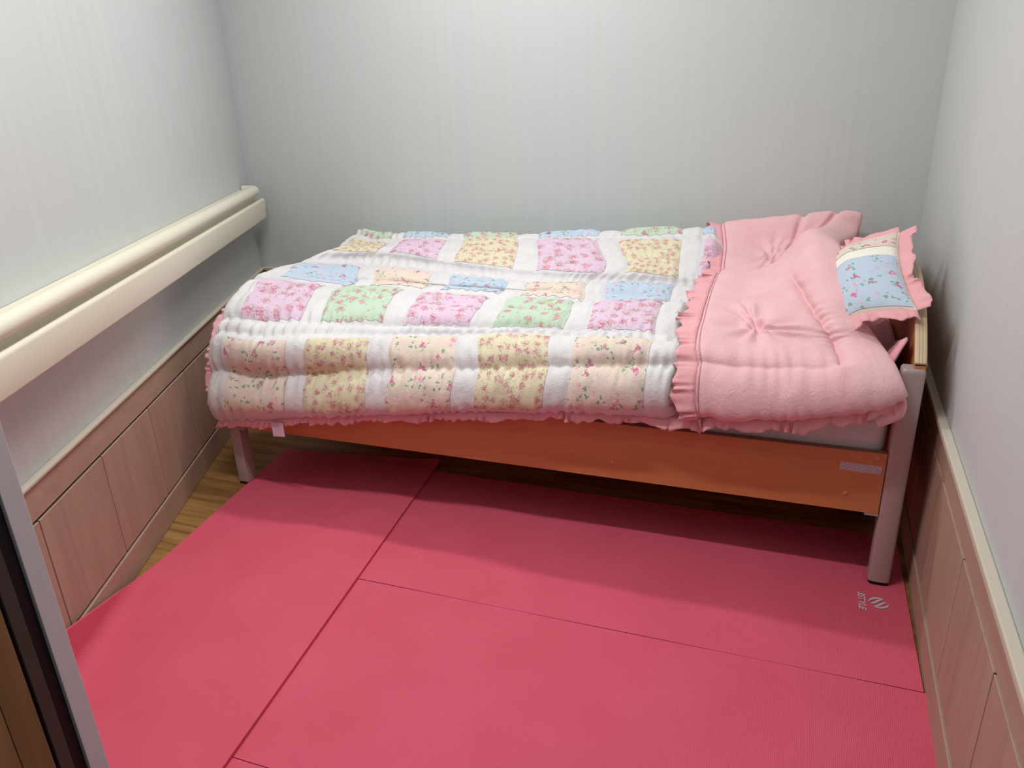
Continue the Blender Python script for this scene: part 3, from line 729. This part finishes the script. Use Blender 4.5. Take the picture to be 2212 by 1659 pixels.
def flap_puff(a, t):
    h = np.full_like(a, 0.022)
    for k, (T, d, w_) in enumerate([(0.0, 1, 0.03), (0.14, 0.95, 0.028)]):
        Tk = T+0.002*np.sin(60*a+k); x = np.abs(t-Tk)
        msk = 1.0 if k == 0 else np.clip((0.318-a)/0.03, 0, 1)
        h = h*(1-d*msk*np.exp(-(x/w_)**1.2))
        h = h+0.0022*msk*np.exp(-(x/0.05)**2)*np.sin(2*math.pi*a/0.034+2*np.sin(31*a+k)+k)
    st2 = 0.315+0.012*np.sin(5*t)
    m2 = np.clip((t-0.13)/0.02, 0, 1)*np.clip((0.66-t)/0.08, 0, 1)
    x = np.abs(a-st2-0.002*np.sin(80*t)); h = h*(1-1.1*m2*np.exp(-(x/0.016)**1.2))
    h = h+0.002*m2*np.exp(-(x/0.04)**2)*np.sin(2*math.pi*t/0.036+1.5*np.sin(29*t))
    h = h*np.clip((a+0.002)/0.02, 0, 1)**0.5
    # gathered tuft with radiating creases
    dx, dy = a-TUFT[0], t-TUFT[1]; r = np.sqrt(dx*dx+dy*dy)+1e-6; th = np.arctan2(dy, dx)
    h = h-0.020*np.exp(-(r/0.045)**2)+0.017*np.exp(-((r-0.032)/0.015)**2)*(0.5+0.5*np.sin(6*th+0.6))
    h = h+0.0056*np.exp(-((r-0.075)/0.045)**2)*np.sin(9*th+np.sin(3*th)*1.5)
    for ca, ct in ((0.13, 0.95),):
        r = np.sqrt((a-ca)**2+(t-ct)**2)+1e-6; th = np.arctan2(t-ct, a-ca)
        h = h-0.012*np.exp(-(r/0.03)**2)+0.012*np.exp(-((r-0.03)/0.014)**2)*(0.5+0.5*np.sin(5*th))
        h = h+0.0032*np.exp(-((r-0.06)/0.04)**2)*np.sin(8*th)
    h = h-0.012*np.exp(-((a-0.235-0.25*(t-1.0))/0.014)**2)*np.clip((t-0.9)/0.05, 0, 1)
    h = h-0.012*np.exp(-((a-0.36-0.2*(t-1.0))/0.012)**2)*np.clip((t-0.92)/0.05, 0, 1)
    h = h+0.0016*vnoise(a, t, 21, ((10, 1), (24, 0.7), (50, 0.4)))
    cr = 0.865+0.10*np.clip((0.12-a)/0.12, 0, 1)*0.2
    h = h-0.020*np.exp(-((t-cr)/0.022)**2)*np.clip((0.40-a)/0.06, 0, 1)*np.clip(a/0.03, 0, 1)
    wr = np.clip(vnoise(a*0.9, t*0.35, 5, ((30, 1.0), (52, 0.7))), 0, 1)*np.clip((0.13-t)/0.05, 0, 1)
    return h+0.005*wr
def flap_surf(a, t, off=0.0):
    e = 0.003
    P = base_f(a, t); n = np.cross(base_f(a+e, t)-base_f(a-e, t), base_f(a, t+e)-base_f(a, t-e)); n /= np.linalg.norm(n, axis=1, keepdims=True)+1e-12
    fade = np.clip((t+0.05)/0.05, 0, 1)*np.clip((0.475-a)/0.07, 0, 1)**0.7
    return P+n*(flap_puff(a, t)*fade-0.010*np.clip((t-0.15)/0.1, 0, 1)+off)[:, None]
a_ = np.linspace(-0.028, 0.555, 190); t_ = np.linspace(-0.085, 1.295, 360)
Ag, Tg = np.meshgrid(a_, t_, indexing='ij')
P = flap_surf(Ag.ravel(), Tg.ravel()); P[:, 1] = np.minimum(P[:, 1], 1.062)
fl = mesh_obj('folded_lining', P, grid_faces(len(a_), len(t_)), 'pink', None, True, np.stack([Ag.ravel(), Tg.ravel()], -1))
fl['label'] = 'pink lining of the turned-back end'; adopt(quilt, fl)

# gathered ruffles
def ruffle(name, path, outd, width, wave=0.0065, pitch=0.030, seed=0, mat='ruffle', rows=6, wvar=0.25, parent=None, sway=None):
    P = np.array(path, float); D = np.array(outd, float)
    L_ = np.concatenate([[0], np.cumsum(np.linalg.norm(np.diff(P, axis=0), axis=1))]); N = max(12, int(L_[-1]/0.0028))
    x = np.linspace(0, L_[-1], N)
    P = np.stack([np.interp(x, L_, P[:, i]) for i in range(3)], -1); D = np.stack([np.interp(x, L_, D[:, i]) for i in range(3)], -1)
    D /= np.linalg.norm(D, axis=1, keepdims=True)
    T = np.gradient(P, axis=0); T /= np.linalg.norm(T, axis=1, keepdims=True)+1e-9
    W_ = np.cross(T, D); W_ /= np.linalg.norm(W_, axis=1, keepdims=True)+1e-9
    r = np.random.default_rng(seed); f = 2*math.pi/pitch
    ph = f*x+2.2*np.sin(f*x*0.23+r.uniform(0, 6))+1.5*np.sin(f*x*0.41+r.uniform(0, 6))
    amp = wave*(0.65+0.5*np.sin(f*x*0.17+r.uniform(0, 6))+0.25*np.sin(f*x*0.31+r.uniform(0, 6)))
    wd = width*(1+wvar*(0.5*np.sin(f*x*0.13+r.uniform(0, 6))+0.5*np.sin(f*x*0.29+r.uniform(0, 6)))+0.10*np.sin(ph*0.5))
    G = np.zeros((rows, N, 3)); Bk = np.zeros((rows, N, 3))
    for k in range(rows):
        v = k/(rows-1)
        w1 = amp*np.sin(ph)*(v**0.8); tw = 0.45*amp*np.cos(2*ph)*v
        G[k] = P+D*(wd*v)[:, None]+W_*w1[:, None]+T*tw[:, None]
        if sway is not None: G[k] += np.array(sway)*v*v
    nn_ = grid_normals(G); Bk = G-nn_*0.0011
    return sheet(name, G, Bk, mat, parent)
def q_line(s0, s1, t0, t1, n=200):
    s = np.linspace(s0, s1, n); t = np.linspace(t0, t1, n); return quilt_surf(s, t)
hemP = q_line(-0.01, 1.50, -0.004, -0.004)
adopt(quilt, ruffle('ruffle', hemP, [(0, -0.30, -0.95)]*len(hemP), 0.024, 0.0075, 0.036, 1))
lefP = q_line(-0.012, -0.012, -0.004, 1.15)
adopt(quilt, ruffle('ruffle', lefP, [(-0.95, -0.12, 0.12)]*len(lefP), 0.027, 0.005, 0.028, 2))
n = 160; fh = flap_surf(np.linspace(0.008, 0.455, n), np.full(n, -0.004))
fh = np.concatenate([fh[:1]+np.array([[-0.075, 0.004, -0.006]]), fh])
adopt(quilt, ruffle('ruffle', fh, [(0, -0.34, -0.94)]*(n+1), 0.031, 0.0075, 0.034, 3))
fe = flap_surf(np.full(220, 0.012), np.linspace(0.006, 0.72, 220), 0.002)
adopt(quilt, ruffle('ruffle', fe, [(-0.97, 0, -0.04)]*len(fe), 0.052, 0.0062, 0.028, 4, sway=(0, 0, -0.002)))
fe2 = flap_surf(np.full(160, 0.012), np.linspace(0.72, 1.20, 160), 0.002)
adopt(quilt, ruffle('ruffle', fe2, [(-0.9, -0.25, 0.10)]*len(fe2), 0.042, 0.0052, 0.030, 5))
# seam band along the turned-back ruffle
fe3 = flap_surf(np.full(260, 0.008), np.linspace(0.008, 1.18, 260), 0.003); fe4 = flap_surf(np.full(260, 0.022), np.linspace(0.008, 1.18, 260), 0.0022)
G = np.stack([fe3+np.array([0, 0, 0.0015]), fe4]); adopt(quilt, sheet('seam_band', G[:, ::-1], (G-np.array([0, 0, 0.002]))[:, ::-1], 'ruffle'))
# care tag under the hem
c0 = q_line(0.245, 0.245, 0, 0, 2)[0]
ct = decal('care_tag', c0[0]-0.004, c0[0]+0.040, c0[2]-0.055, c0[2]-0.008, c0[1]-0.012, 'tag', None, 0.004); adopt(quilt, ct)
tag(ct, 'small white care tag')

# ------------------------------------------------------------------ pillow
pil = empty('pillow', (1.86, 0.30, 0.58)); tag(pil, 'floral pillow with blue, ivory and beige bands and pink ruffle by the headboard', 'pillow')
PC = np.array([1.884, 0.300, 0.738])
e_u = np.array([0.88, -0.20, 0.36]); e_u /= np.linalg.norm(e_u)
e_v = np.array([-0.09, 0.95, 0.29]); e_v -= e_u*(e_u@e_v)*0.25; e_v /= np.linalg.norm(e_v)
e_w = np.cross(e_u, e_v); e_w /= np.linalg.norm(e_w)
HU, HV, TH = 0.140, 0.180, 0.052
def pillow_pt(u, v, side, off=0.0):
    x = HU*u*(1-0.10*(1-v*v)); y_ = HV*v*(1-0.10*(1-u*u))
    h = TH*np.clip((1-u*u)*(1-v*v), 0, 1)**0.42
    droop = -0.010*np.clip(u, 0, 1)**2*np.clip(-v, 0, 1)
    droop = droop-0.075*np.clip(0.15-u, 0, 2)**1.4
    return PC + np.outer(x, e_u)+np.outer(y_, e_v)+np.outer(side*(h+off)+droop, e_w)
def pillow_piece(name, u0, u1, v0, v1, mat, side=1, off=0.0, n=48):
    u = np.linspace(u0, u1, n); v = np.linspace(v0, v1, n); U, V_ = np.meshgrid(u, v, indexing='ij')
    P = pillow_pt(U.ravel(), V_.ravel(), side, off)
    P[:, 2] += 0.0015*vnoise(U.ravel(), V_.ravel(), 31, ((3, 1), (7, 0.6)))*np.clip((1-U.ravel()**2)*(1-V_.ravel()**2), 0, 1)
    o = mesh_obj(name, P, grid_faces(n, n, side < 0), mat, None, True, np.stack([U.ravel()*HU+3.3, V_.ravel()*HV+1.7], -1)); adopt(pil, o); return o
pillow_piece('backing', -1, 1, -1, 1, 'ruffle', -1)
pillow_piece('cover', -1, 1, -1, 1, 'ivory', 1)
pillow_piece('patch', -0.95, 0.965, -0.97, 0.18, 'f_blue', 1, 0.0012)
pillow_piece('patch', -0.95, 0.965, 0.46, 0.985, 'f_beige', 1, 0.0012)
k = np.linspace(-1, 1, 80)
side_r = pillow_pt(np.full(80, 0.995), k, 1); near = pillow_pt(k, np.full(80, -0.995), 1); far = pillow_pt(k, np.full(80, 0.995), 1)
adopt(pil, ruffle('ruffle', side_r, [e_u+0.1*e_w]*80, 0.034, 0.006, 0.042, 7))
adopt(pil, ruffle('ruffle', near, [-e_v*0.9-0.25*e_w+0.1*e_u]*80, 0.034, 0.006, 0.040, 8))
adopt(pil, ruffle('ruffle', far, [e_v+0.1*e_w]*80, 0.030, 0.005, 0.040, 9))
